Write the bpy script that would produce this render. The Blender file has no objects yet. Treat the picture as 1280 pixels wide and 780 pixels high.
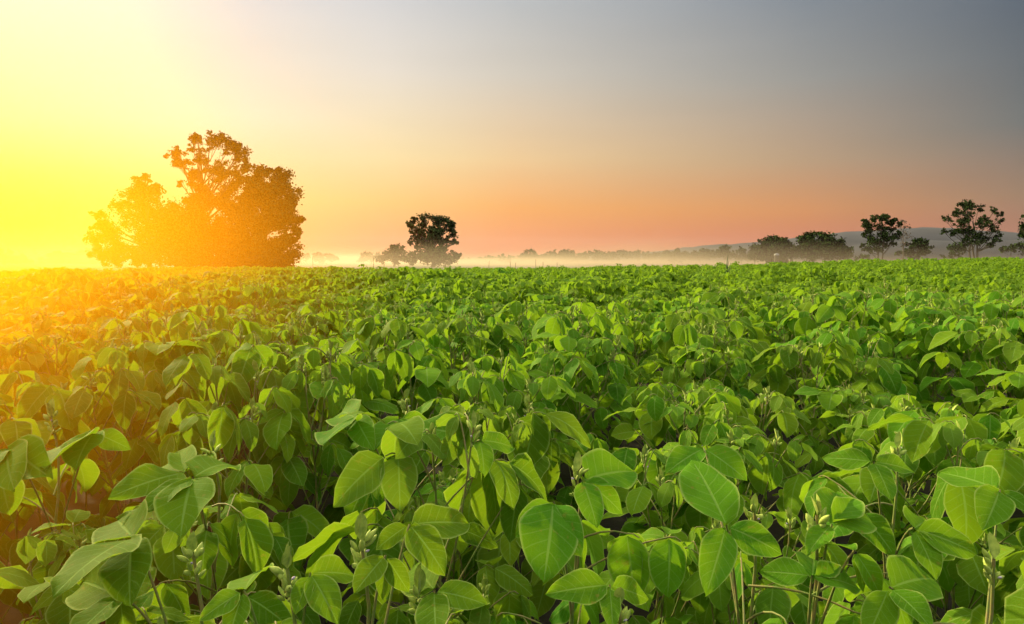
import bpy, math, random
import numpy as np
from mathutils import Vector, Matrix

random.seed(11)
R = np.random.RandomState(7)
SC = bpy.context.scene
COL = SC.collection
rad = math.radians

# ------------------------------------------------------------------ camera
CAM_Z, FPX, CX, CY = 1.14, 853.3, 640.0, 390.0
PITCH, ROLL = rad(4.2), rad(0.35)
cam_d = bpy.data.cameras.new('camera')
cam = bpy.data.objects.new('camera', cam_d)
COL.objects.link(cam)
cam_d.sensor_width = 36.0
cam_d.lens = 36.0 * FPX / 1280.0
cam_d.clip_start, cam_d.clip_end = 0.05, 20000
CM = Matrix.Rotation(rad(90) - PITCH, 4, 'X') @ Matrix.Rotation(ROLL, 4, 'Z')
CM.translation = (0, 0, CAM_Z)
cam.matrix_world = CM
SC.camera = cam
CR = np.array(CM.to_3x3())


def ray(px, py):
    d = CR @ np.array([(px - CX) / FPX, -(py - CY) / FPX, -1.0])
    return d


def at_y(px, py, Y):
    """real point at forward distance Y seen at photo pixel px,py (1280x780)"""
    d = ray(px, py)
    return np.array([0, 0, CAM_Z]) + d * (Y / d[1])


def at_z(px, py, z):
    d = ray(px, py)
    return np.array([0, 0, CAM_Z]) + d * ((z - CAM_Z) / d[2])


def project(P):
    q = (np.asarray(P, float) - np.array([0, 0, CAM_Z])) @ CR
    return CX + FPX * q[..., 0] / -q[..., 2], CY - FPX * q[..., 1] / -q[..., 2], -q[..., 2]


def srgb(r, g, b, k=1.0):
    f = lambda v: ((v / 255.0) / 12.92 if v < 10 else (((v / 255.0) + 0.055) / 1.055) ** 2.4) * k
    return (f(r), f(g), f(b), 1.0)


# ------------------------------------------------------------------ mesh helpers
class MB:
    """collects quad meshes (with per-vertex uv pairs)"""
    def __init__(s):
        s.v, s.f, s.a, s.b, s.n = [], [], [], [], 0

    def add(s, v, f, a=None, b=None):
        v = np.asarray(v, float).reshape(-1, 3)
        s.v.append(v)
        s.f.append(np.asarray(f, int).reshape(-1, 4) + s.n)
        s.a.append(np.zeros((len(v), 2)) if a is None else a)
        s.b.append(np.full((len(v), 2), .5) if b is None else b)
        s.n += len(v)

    def arrays(s):
        return (np.concatenate(s.v), np.concatenate(s.f), np.concatenate(s.a), np.concatenate(s.b))

    def mesh(s, name, mat, smooth=True):
        return make_mesh(name, *s.arrays(), mat, smooth)


def make_mesh(name, v, f, a, b, mat, smooth=True):
    me = bpy.data.meshes.new(name)
    me.vertices.add(len(v)); me.vertices.foreach_set('co', v.astype(np.float32).ravel())
    nf = len(f)
    me.loops.add(nf * 4); me.loops.foreach_set('vertex_index', f.astype(np.int32).ravel())
    me.polygons.add(nf); me.polygons.foreach_set('loop_start', np.arange(0, nf * 4, 4, dtype=np.int32))
    me.update(calc_edges=True)
    for nm, arr in (('UVMap', a), ('vary', b)):
        l = me.uv_layers.new(name=nm)
        l.data.foreach_set('uv', arr[f.ravel()].astype(np.float32).ravel())
    me.polygons.foreach_set('use_smooth', np.full(nf, smooth))
    me.materials.append(mat)
    me.validate(verbose=False)
    return me


def link(name, me, parent=None, loc=(0, 0, 0), **props):
    o = bpy.data.objects.new(name, me)
    COL.objects.link(o)
    o.location = loc
    if parent is not None:
        o.parent = parent
    for k, v in props.items():
        if v: o[k] = v
    return o


def tube(mb, pts, radii, sides=6, rnd=.5):
    pts = np.asarray(pts, float); n = len(pts)
    tan = np.gradient(pts, axis=0)
    tan /= np.linalg.norm(tan, axis=1)[:, None] + 1e-9
    ref = np.array([0, 0, 1.0]) if abs(tan[0][2]) < .9 else np.array([1.0, 0, 0])
    vs = []
    for i in range(n):
        s = np.cross(tan[i], ref); s /= np.linalg.norm(s) + 1e-9
        ref2 = np.cross(s, tan[i])
        ang = np.linspace(0, 2 * np.pi, sides, endpoint=False)
        vs.append(pts[i] + radii[i] * (np.cos(ang)[:, None] * s + np.sin(ang)[:, None] * ref2))
        ref = ref2
    v = np.concatenate(vs)
    fs = []
    for i in range(n - 1):
        for k in range(sides):
            k2 = (k + 1) % sides
            fs.append((i * sides + k, i * sides + k2, (i + 1) * sides + k2, (i + 1) * sides + k))
    t = np.repeat(np.linspace(0, 1, n), sides)
    mb.add(v, fs, np.stack([t, t], 1), np.full((len(v), 2), rnd))


def bez(p0, p1, p2, n):
    t = np.linspace(0, 1, n)[:, None]
    return (1 - t) ** 2 * np.asarray(p0) + 2 * t * (1 - t) * np.asarray(p1) + t * t * np.asarray(p2)


def norm(a):
    return a / (np.linalg.norm(a, axis=-1, keepdims=True) + 1e-9)


def leaf_batch(mb, B, D, N, L, W, bend, fold, rnd, age, nt=7, nu=5, ripple=1.0):
    """ovate leaflets: B base, D axis, N upper normal (all n x 3)"""
    n = len(B)
    D = norm(D); N = norm(N - (N * D).sum(1)[:, None] * D); S = np.cross(D, N)
    t = np.linspace(0, 1, nt); u = np.linspace(-1, 1, nu)
    prof = t ** .60 * (1 - t) ** .86
    prof = prof / (0.411 ** .60 * 0.589 ** .86)
    prof[0] = .05
    T, U = np.meshgrid(t, u, indexing='ij')
    PW = np.repeat(prof[:, None], nu, 1)
    b = np.where(np.abs(bend) < .02, .02, bend)[:, None, None]
    x = np.sin(b * T) / b * L[:, None, None]
    z = -(1 - np.cos(b * T)) / b * L[:, None, None]
    w = W[:, None, None] * .5 * PW[None]
    ph = rnd[:, None, None] * 40
    z = z + fold[:, None, None] * np.abs(U) ** 1.3 * w
    z = z + ripple * L[:, None, None] * (.030 * np.sin(T * 11 + ph) * U ** 3 + .022 * np.sin(T * 7 + U * 2.5 + ph * 1.7) * U ** 2)
    wv = w * U
    asym = 1 + .10 * np.sin(ph) * np.sign(U)
    wv = wv * asym
    V = (B[:, None, None, :] + D[:, None, None, :] * x[..., None] + N[:, None, None, :] * z[..., None]
         + S[:, None, None, :] * wv[..., None])
    V = V.reshape(-1, 3)
    i, j = np.meshgrid(np.arange(nt - 1), np.arange(nu - 1), indexing='ij')
    q = np.stack([i * nu + j, i * nu + j + 1, (i + 1) * nu + j + 1, (i + 1) * nu + j], -1).reshape(-1, 4)
    F = (q[None] + (np.arange(n) * nt * nu)[:, None, None]).reshape(-1, 4)
    A = np.tile(np.stack([U.ravel() * .5 + .5, T.ravel()], 1), (n, 1))
    Bv = np.repeat(np.stack([rnd, age], 1), nt * nu, axis=0)
    mb.add(V, F, A, Bv)


# ------------------------------------------------------------------ materials
def new_mat(name):
    m = bpy.data.materials.new(name); m.use_nodes = True
    nt = m.node_tree; nt.nodes.clear()
    out = nt.nodes.new('ShaderNodeOutputMaterial')
    return m, nt, out


def math_n(nt, op, a, b=None, c=None):
    n = nt.nodes.new('ShaderNodeMath'); n.operation = op
    for k, x in enumerate((a, b, c)):
        if x is None: continue
        if isinstance(x, (int, float)): n.inputs[k].default_value = x
        else: nt.links.new(x, n.inputs[k])
    return n.outputs[0]


def mixc(nt, fac, a, b):
    n = nt.nodes.new('ShaderNodeMix'); n.data_type = 'RGBA'
    for k, x in ((0, fac), (6, a), (7, b)):
        if isinstance(x, (int, float)): n.inputs[k].default_value = x
        elif isinstance(x, tuple): n.inputs[k].default_value = x
        else: nt.links.new(x, n.inputs[k])
    return n.outputs[2]


def smooth_map(nt, x, a, b, lo=0.0, hi=1.0):
    n = nt.nodes.new('ShaderNodeMapRange'); n.interpolation_type = 'SMOOTHSTEP'
    nt.links.new(x, n.inputs[0])
    for k, v in enumerate((a, b, lo, hi)): n.inputs[k + 1].default_value = v
    return n.outputs[0]


def leaf_material(name, veins=True, c_dark=(.045, .155, .004, 1), c_light=(.15, .29, .008, 1),
                  c_young=(.16, .30, .035, 1), trans=(.34, .55, .01, 1), tmix=.45):
    m, nt, out = new_mat(name)
    uv = nt.nodes.new('ShaderNodeUVMap'); uv.uv_map = 'UVMap'
    vy = nt.nodes.new('ShaderNodeUVMap'); vy.uv_map = 'vary'
    s1 = nt.nodes.new('ShaderNodeSeparateXYZ'); nt.links.new(uv.outputs[0], s1.inputs[0])
    s2 = nt.nodes.new('ShaderNodeSeparateXYZ'); nt.links.new(vy.outputs[0], s2.inputs[0])
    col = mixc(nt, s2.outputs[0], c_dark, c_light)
    oi = nt.nodes.new('ShaderNodeObjectInfo')
    geo = nt.nodes.new('ShaderNodeNewGeometry')
    no = nt.nodes.new('ShaderNodeTexNoise'); no.inputs['Scale'].default_value = 38; no.inputs['Detail'].default_value = 3
    nt.links.new(geo.outputs['Position'], no.inputs['Vector'])
    col = mixc(nt, smooth_map(nt, no.outputs[0], .45, .8, 0, .45 if veins else .2), col, (.10, .235, .02, 1) if veins else (.014, .015, .005, 1))
    col = mixc(nt, s2.outputs[1], col, c_young)
    hs = nt.nodes.new('ShaderNodeHueSaturation')
    nt.links.new(col, hs.inputs['Color'])
    nt.links.new(math_n(nt, 'MULTIPLY_ADD', oi.outputs['Random'], .04, .48), hs.inputs['Hue'])
    nt.links.new(math_n(nt, 'MULTIPLY_ADD', oi.outputs['Random'], .3, .85), hs.inputs['Value'])
    col = hs.outputs[0]
    bs = nt.nodes.new('ShaderNodeBsdfPrincipled')
    if veins:
        au = math_n(nt, 'ABSOLUTE', math_n(nt, 'MULTIPLY_ADD', s1.outputs[0], 2.0, -1.0))
        mid = smooth_map(nt, au, .02, .075, 1, 0)
        ph = math_n(nt, 'FRACT', math_n(nt, 'MULTIPLY', math_n(nt, 'SUBTRACT', s1.outputs[1], math_n(nt, 'MULTIPLY', au, .22)), 7.0))
        lat = smooth_map(nt, math_n(nt, 'ABSOLUTE', math_n(nt, 'SUBTRACT', ph, .5)), .0, .10, 1, 0)
        lat = math_n(nt, 'MULTIPLY', lat, .5)
        v = math_n(nt, 'MAXIMUM', mid, lat)
        col = mixc(nt, math_n(nt, 'MULTIPLY', v, .55), col, (.27, .44, .09, 1))
        edge = smooth_map(nt, au, .88, 1.0, 0, .6)
        col = mixc(nt, edge, col, (.42, .52, .14, 1))  # leaf margin lightened in the colour as a painted rim light
        vo = nt.nodes.new('ShaderNodeTexVoronoi'); vo.feature = 'DISTANCE_TO_EDGE'; vo.inputs['Scale'].default_value = 210
        nt.links.new(geo.outputs['Position'], vo.inputs['Vector'])
        net = smooth_map(nt, vo.outputs[0], 0, .12, 1, 0)
        col = mixc(nt, math_n(nt, 'MULTIPLY', net, .13), col, (.20, .36, .06, 1))
        no3 = nt.nodes.new('ShaderNodeTexNoise'); no3.inputs['Scale'].default_value = 75; no3.inputs['Detail'].default_value = 4
        nt.links.new(geo.outputs['Position'], no3.inputs['Vector'])
        col = mixc(nt, smooth_map(nt, no3.outputs[0], .64, .72, 0, .6), col, (.24, .20, .03, 1))
        bu = nt.nodes.new('ShaderNodeBump'); bu.inputs['Strength'].default_value = .4; bu.inputs['Distance'].default_value = .0012
        no2 = nt.nodes.new('ShaderNodeTexNoise'); no2.inputs['Scale'].default_value = 160; no2.inputs['Detail'].default_value = 2
        nt.links.new(geo.outputs['Position'], no2.inputs['Vector'])
        # quilted surface: raised between the lateral veins
        hgt = math_n(nt, 'ADD', math_n(nt, 'MULTIPLY', v, -1.0), math_n(nt, 'MULTIPLY_ADD', no2.outputs[0], 1.1, math_n(nt, 'MULTIPLY', net, -.35)))
        nt.links.new(hgt, bu.inputs['Height'])
        nt.links.new(bu.outputs[0], bs.inputs['Normal'])
    # paler underside
    colb = mixc(nt, math_n(nt, 'MULTIPLY', geo.outputs['Backfacing'], .35), col, (.16, .28, .07, 1))
    nt.links.new(colb, bs.inputs['Base Color'])
    bs.inputs['Roughness'].default_value = .66 if veins else 1
    bs.inputs['IOR'].default_value = 1.35
    bs.inputs['Specular IOR Level'].default_value = .08 if veins else 0
    bs.inputs['Sheen Weight'].default_value = .03 if veins else 0
    bs.inputs['Sheen Roughness'].default_value = .35
    bs.inputs['Sheen Tint'].default_value = (.9, .95, .55, 1)
    tr = nt.nodes.new('ShaderNodeBsdfTranslucent')
    nt.links.new(mixc(nt, .5, col, trans), tr.inputs['Color'])
    mx = nt.nodes.new('ShaderNodeMixShader'); mx.inputs[0].default_value = tmix
    nt.links.new(bs.outputs[0], mx.inputs[1]); nt.links.new(tr.outputs[0], mx.inputs[2])
    nt.links.new(mx.outputs[0], out.inputs['Surface'])
    return m


def plain_mat(name, c1, c2, scale=20, rough=.8, bump=.3, sheen=0):
    m, nt, out = new_mat(name)
    geo = nt.nodes.new('ShaderNodeNewGeometry')
    no = nt.nodes.new('ShaderNodeTexNoise'); no.inputs['Scale'].default_value = scale; no.inputs['Detail'].default_value = 5
    nt.links.new(geo.outputs['Position'], no.inputs['Vector'])
    bs = nt.nodes.new('ShaderNodeBsdfPrincipled')
    nt.links.new(mixc(nt, smooth_map(nt, no.outputs[0], .35, .65), c1, c2), bs.inputs['Base Color'])
    bs.inputs['Roughness'].default_value = rough
    bs.inputs['Sheen Weight'].default_value = sheen
    if bump:
        bu = nt.nodes.new('ShaderNodeBump'); bu.inputs['Strength'].default_value = bump
        nt.links.new(no.outputs[0], bu.inputs['Height']); nt.links.new(bu.outputs[0], bs.inputs['Normal'])
    nt.links.new(bs.outputs[0], out.inputs['Surface'])
    return m


M_LEAF = leaf_material('soybean_leaf')
M_STEM = plain_mat('soybean_stem', (.13, .20, .02, 1), (.22, .18, .05, 1), 60, .7, .2, .05)
M_BUD = plain_mat('soybean_bud', (.36, .46, .06, 1), (.22, .32, .03, 1), 120, .7, .3, .1)
M_FLOWER = plain_mat('soybean_flower', (.34, .26, .40, 1), (.50, .45, .50, 1), 300, .7, 0)
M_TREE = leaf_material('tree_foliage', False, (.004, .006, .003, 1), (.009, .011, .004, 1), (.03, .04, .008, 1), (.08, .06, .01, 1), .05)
M_BARK = plain_mat('tree_bark', (.03, .022, .016, 1), (.055, .042, .03, 1), 4, .9, .5)
M_DEAD = plain_mat('dead_wood', (.16, .12, .09, 1), (.10, .08, .06, 1), 6, .9, .4)
M_SOIL = plain_mat('soil', (.030, .018, .010, 1), (.060, .038, .020, 1), 9, .95, .6)
M_WEED = plain_mat('dry_weed', (.10, .055, .025, 1), (.16, .11, .05, 1), 40, .9, .2)
M_WEEDG = plain_mat('green_stalk', (.05, .09, .02, 1), (.08, .12, .03, 1), 40, .8, .2)


# ------------------------------------------------------------------ terrain
def sstep(a, b, x):
    t = np.clip((x - a) / (b - a), 0, 1)
    return t * t * (3 - 2 * t)


def zg(x, y):
    x = np.asarray(x, float); y = np.asarray(y, float)
    s = sstep(2, 30, y)
    z = s * (.024 * np.clip(x, 0, 30) + .010 * np.clip(x, -30, 0))
    z = z + s * .06 * np.sin(x * .21 + 1) * np.sin(y * .17)
    z = z + .125 * sstep(1.0, 5, y) - .085 * sstep(12, 34, y)
    fade = 1 - sstep(36, 60, y)
    z = z * (fade * .8 + .2)
    z = z - .35 * sstep(36, 70, y) * (1 - sstep(8, 40, x))
    return z


CROP_END = 35.0


def ground():
    xs = np.concatenate([-np.geomspace(7000, 45, 26), np.linspace(-40, 40, 61), np.geomspace(45, 7000, 26)])
    ys = np.concatenate([-np.geomspace(3000, 8, 12), np.linspace(-5, 60, 66), np.geomspace(66, 9000, 34)])
    X, Y = np.meshgrid(xs, ys, indexing='ij')
    v = np.stack([X, Y, zg(X, Y)], -1).reshape(-1, 3)
    ny = len(ys)
    i, j = np.meshgrid(np.arange(len(xs) - 1), np.arange(ny - 1), indexing='ij')
    f = np.stack([i * ny + j, (i + 1) * ny + j, (i + 1) * ny + j + 1, i * ny + j + 1], -1).reshape(-1, 4)
    m, nt, out = new_mat('field_ground')
    geo = nt.nodes.new('ShaderNodeNewGeometry')
    sp = nt.nodes.new('ShaderNodeSeparateXYZ'); nt.links.new(geo.outputs['Position'], sp.inputs[0])
    n1 = nt.nodes.new('ShaderNodeTexNoise'); n1.inputs['Scale'].default_value = 7; n1.inputs['Detail'].default_value = 6
    n2 = nt.nodes.new('ShaderNodeTexNoise'); n2.inputs['Scale'].default_value = .03; n2.inputs['Detail'].default_value = 5
    for n in (n1, n2): nt.links.new(geo.outputs['Position'], n.inputs['Vector'])
    soil = mixc(nt, n1.outputs[0], (.012, .010, .006, 1), (.035, .026, .014, 1))
    grass = mixc(nt, n2.outputs[0], (.035, .055, .015, 1), (.085, .09, .03, 1))
    col = mixc(nt, smooth_map(nt, sp.outputs[1], CROP_END, CROP_END + 4), soil, grass)
    bs = nt.nodes.new('ShaderNodeBsdfPrincipled'); bs.inputs['Roughness'].default_value = .95
    nt.links.new(col, bs.inputs['Base Color'])
    bu = nt.nodes.new('ShaderNodeBump'); bu.inputs['Strength'].default_value = .6; bu.inputs['Distance'].default_value = .03
    nt.links.new(n1.outputs[0], bu.inputs['Height']); nt.links.new(bu.outputs[0], bs.inputs['Normal'])
    nt.links.new(bs.outputs[0], out.inputs['Surface'])
    z2 = np.zeros((len(v), 2))
    link('ground', make_mesh('ground', v, f, z2, z2, m), kind='structure')


ground()


def hills():
    mb = MB()
    def ridge(pts, Y0, depth, name):
        mb = MB()
        px = np.arange(-250, 1600, 12)
        top = np.interp(px, [p[0] for p in pts], [p[1] for p in pts])
        rr = np.random.RandomState(len(name) + int(Y0))
        top = top + np.convolve(rr.randn(len(px) + 8), np.ones(5) / 5, 'same')[4:-4] * .9
        k = np.linspace(0, 1, 13)
        V = []
        for a, b in zip(px, top):
            c = at_y(a, b, Y0)
            H = c[2]
            for q in k:
                yy = Y0 + (q - .5) * depth
                hz = H * math.sin(math.pi * min(1, q)) ** .8 if H > 0 else -2
                hz += rr.randn() * 3 * math.sin(math.pi * q)
                V.append((c[0] * yy / Y0, yy, min(hz, H) if q == .5 else hz - (0 if 0 < q < 1 else 4)))
        n = len(k)
        F = [(i * n + j, (i + 1) * n + j, (i + 1) * n + j + 1, i * n + j + 1) for i in range(len(px) - 1) for j in range(n - 1)]
        return mb.add(V, F) or mb
    mat = plain_mat('hill_forest', (.010, .011, .018, 1), (.018, .019, .027, 1), .01, 1, 0)
    far = ridge([(-250, 340), (600, 335), (700, 322), (830, 314), (900, 306), (960, 301), (1050, 291), (1130, 285.5),
                 (1170, 284.5), (1230, 289), (1280, 291), (1400, 296), (1600, 300)], 3600, 1400, 'far')
    link('hills', far.mesh('hills', mat), kind='structure')
    near = ridge([(-250, 345), (880, 335), (960, 318), (1040, 309), (1110, 303), (1180, 301), (1280, 300), (1400, 297), (1600, 305)], 2300, 700, 'near')
    link('hills', near.mesh('hills', mat), kind='structure')


hills()

# ------------------------------------------------------------------ soybean plants


def trifoliate(LB, stem, node, tip, az, Lf, droop, rr, age=0.0, spread=None, lift=0.0):
    """adds petiole to stem mesh and three leaflets to leaf list"""
    mid = (np.asarray(node) * .45 + np.asarray(tip) * .55) + np.array([0, 0, .02 + lift])
    r0 = .0021 if age < .5 else .0014
    tube(stem, bez(node, mid, tip, 5), np.linspace(r0, r0 * .65, 5), 5, rr.rand())
    out = np.array([math.cos(az), math.sin(az), 0])
    # short rachis to the terminal leaflet
    rach = np.asarray(tip) + out * Lf * .22 * math.cos(droop * .5) - np.array([0, 0, Lf * .22 * math.sin(droop * .3)])
    tube(stem, [tip, (np.asarray(tip) + rach) / 2 + [0, 0, .003], rach], [r0 * .65, r0 * .6, r0 * .5], 4, rr.rand())
    sp = rad(85) if spread is None else spread
    for k, (b, da, s) in enumerate(((rach, 0, 1.0), (tip, sp, .92), (tip, -sp, .92))):
        a = az + da + rr.randn() * .18
        dr = droop + rr.randn() * .25 + (0.1 if k else 0)
        dr = min(dr, 1.45)
        d = np.array([math.cos(a) * math.cos(dr), math.sin(a) * math.cos(dr), -math.sin(dr)])
        up = np.array([math.cos(a) * math.sin(dr), math.sin(a) * math.sin(dr), math.cos(dr)])
        side = np.cross(d, up)
        tw = rr.randn() * .28
        nrm = up * math.cos(tw) + side * math.sin(tw)
        L = Lf * s * (1 + rr.randn() * .08)
        # petiolule
        bb = np.asarray(b) + d * .004
        LB.append((bb, d, nrm, L, L * (.67 + rr.randn() * .05), .35 + rr.rand() * .6, -.15 + rr.rand() * .5, rr.rand(), age))


def flush_leaves(LB, mb, nt, nu, ripple=1.0):
    a = lambda k: np.array([l[k] for l in LB], float)
    leaf_batch(mb, a(0), a(1), a(2), a(3), a(4), a(5), a(6), a(7), a(8), nt, nu, ripple)


def blob(mb, c, axis, L, r, rr, nseg=5, sides=6):
    axis = norm(np.asarray(axis, float))
    t = np.linspace(0, 1, nseg)
    pts = np.asarray(c) + axis * (t[:, None] * L)
    rads = r * np.sin(np.pi * np.clip(t, .03, .97)) ** .7
    tube(mb, pts, rads, sides, rr.rand())


def bud_cluster(bud, flo, LBy, top, rr, size=1.0):
    """folded young leaves and round flower buds at the tip of a stem"""
    for k in range(rr.randint(5, 9)):
        a = rr.rand() * 6.28; e = .4 + rr.rand() * .9
        ax = (math.cos(a) * math.cos(e), math.sin(a) * math.cos(e), math.sin(e))
        p = np.asarray(top) + np.array([math.cos(a), math.sin(a), 0]) * .004 - [0, 0, rr.rand() * .02 * size]
        blob(bud, p, ax, (.010 + rr.rand() * .010) * size, (.0024 + rr.rand() * .0016) * size, rr)
    for k in range(rr.randint(1, 4)):
        a = rr.rand() * 6.28; e = .9 + rr.rand() * .5
        ax = np.array([math.cos(a) * math.cos(e), math.sin(a) * math.cos(e), math.sin(e)])
        L = (.018 + rr.rand() * .016) * size
        LBy.append((np.asarray(top), ax, np.array([-math.cos(a), -math.sin(a), .3]), L, L * .42, -.3, .9, rr.rand(), .9))
    if flo is not None:
        for k in range(1):
            a = rr.rand() * 6.28
            p = np.asarray(top) + np.array([math.cos(a) * .005, math.sin(a) * .007, -.008 - rr.rand() * .03])
            blob(flo, p, (math.cos(a), math.sin(a), .5), .006, .0019, rr, 4, 5)


NT, NU = 8, 5


def build_plant(seed, H=.78, parts=True):
    rr = np.random.RandomState(seed)
    stem, fol, flo = MB(), MB(), None
    LB = []
    wob = rr.randn(2) * .03
    n = 12
    hs = np.linspace(0, H * .93, n)
    sp = np.stack([wob[0] * np.sin(hs * 4) + rr.randn() * .03 * hs, wob[1] * np.sin(hs * 5 + 1) + rr.randn() * .03 * hs, hs], 1)
    tube(stem, sp, np.linspace(.0042, .0020, n), 6, rr.rand())
    az = rr.rand() * 6.28
    K = 15
    for k in range(K):
        q = k / (K - 1)
        h = H * (.16 + .76 * q)
        node = np.array([np.interp(h, hs, sp[:, 0]), np.interp(h, hs, sp[:, 1]), min(h, H * .93)])
        az += math.pi + rr.randn() * .6 + .35
        PL = (.07 + .16 * math.sin(math.pi * min(1, .15 + q * .85)) ** .8) * (.8 + .4 * rr.rand())
        if q > .9: PL *= .5
        E = rad(28 + 30 * rr.rand() + 8 * q)
        tip = node + PL * np.array([math.cos(az) * math.cos(E), math.sin(az) * math.cos(E), math.sin(E)])
        tip[2] = min(tip[2], H * (1.0 + .05 * rr.rand()))
        Lf = (.086 + .066 * rr.rand()) * (1 - .5 * max(0, q - .80) / .2)
        trifoliate(LB, stem, node, tip, az + rr.randn() * .3, Lf, rad(8 + 38 * rr.rand() ** 1.2), rr, age=max(0, (q - .85) / .15) * .5 + (rr.rand() < .08) * .3)
    # one or two side branches with buds
    tops = [sp[-1]]
    for k in range(rr.randint(1, 3)):
        a = rr.rand() * 6.28; h = H * (.45 + .2 * rr.rand())
        p0 = np.array([np.interp(h, hs, sp[:, 0]), np.interp(h, hs, sp[:, 1]), h])
        e = np.array([p0[0] + math.cos(a) * .10, p0[1] + math.sin(a) * .10, H * (.86 + .12 * rr.rand())])
        tube(stem, bez(p0, (p0 + e) / 2 + [math.cos(a) * .03, math.sin(a) * .03, -.03], e), np.linspace(.0028, .0017, 6), 5) if False else \
            tube(stem, bez(p0, (p0 + e) / 2 + np.array([math.cos(a) * .03, math.sin(a) * .03, -.03]), e, 6), np.linspace(.0028, .0017, 6), 5)
        tops.append(e)
        for m in range(2):
            a2 = rr.rand() * 6.28
            tip = e + np.array([math.cos(a2) * .05, math.sin(a2) * .05, .01])
            trifoliate(LB, stem, e - [0, 0, .03 + .05 * m], tip, a2, .05 + .03 * rr.rand(), rad(25 + 35 * rr.rand()), rr, .45)
    buds = []
    for tp in tops:
        bud, flo, LBy = MB(), MB(), []
        bud_cluster(bud, flo, LBy, tp, rr, 1.2)
        flush_leaves(LBy, bud, 5, 3, 0)
        buds.append((bud.mesh('bud_cluster', M_BUD), flo.mesh('flower', M_FLOWER)))
    flush_leaves(LB, fol, NT, NU)
    return dict(stem=stem, fol=fol, buds=buds, LB=LB)


NVAR = 14
variants = []
for k in range(NVAR):
    p = build_plant(100 + k)
    p['m_stem'] = p['stem'].mesh('stem', M_STEM)
    p['m_fol'] = p['fol'].mesh('foliage', M_LEAF)
    variants.append(p)


def crown_noise(x, y):
    return 1.5 * (.055 * np.sin(x * 1.3 + y * .9 + .6) + .045 * np.sin(x * -.8 + y * 1.7 + 2.1)
            + .03 * np.sin(x * 2.9 + 1.0) * np.sin(y * 2.3)
            + .045 * np.sin(y * .62 - x * .35 + 1.2) + .03 * np.sin(x * .5 + y * .27))


# plant positions in slanting rows
A = rad(16)
ru = np.array([math.sin(A), math.cos(A)]); rv = np.array([math.cos(A), -math.sin(A)])
P = []
row_sp = .62
for i in range(-95, 110):
    v = i * row_sp
    t = -4.0
    while t < 62:
        t += .125 + .06 * R.rand()
        w = R.randn() * .085
        q = ru * t + rv * (v + w)
        if q[1] < .12 or q[1] > CROP_END + 1.5 * math.sin(q[0] * .5) + R.rand() * 1.5: continue
        if abs(q[0]) > 1.2 * q[1] + 2.2: continue
        P.append((q[0], q[1]))
P = np.array(P)
dist = np.hypot(P[:, 0], P[:, 1])
scale = .95 + R.randn(len(P)) * .06 + crown_noise(P[:, 0], P[:, 1])
scale = np.clip(scale, .70, 1.22)
scale = np.where(dist < .7, np.minimum(scale, .82), scale)
rot = R.rand(len(P)) * 6.283
var = R.randint(0, NVAR, len(P))
G = zg(P[:, 0], P[:, 1])
tops = np.stack([P[:, 0], P[:, 1], G + .78 * scale], 1)
tx, ty, td = project(tops)

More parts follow.
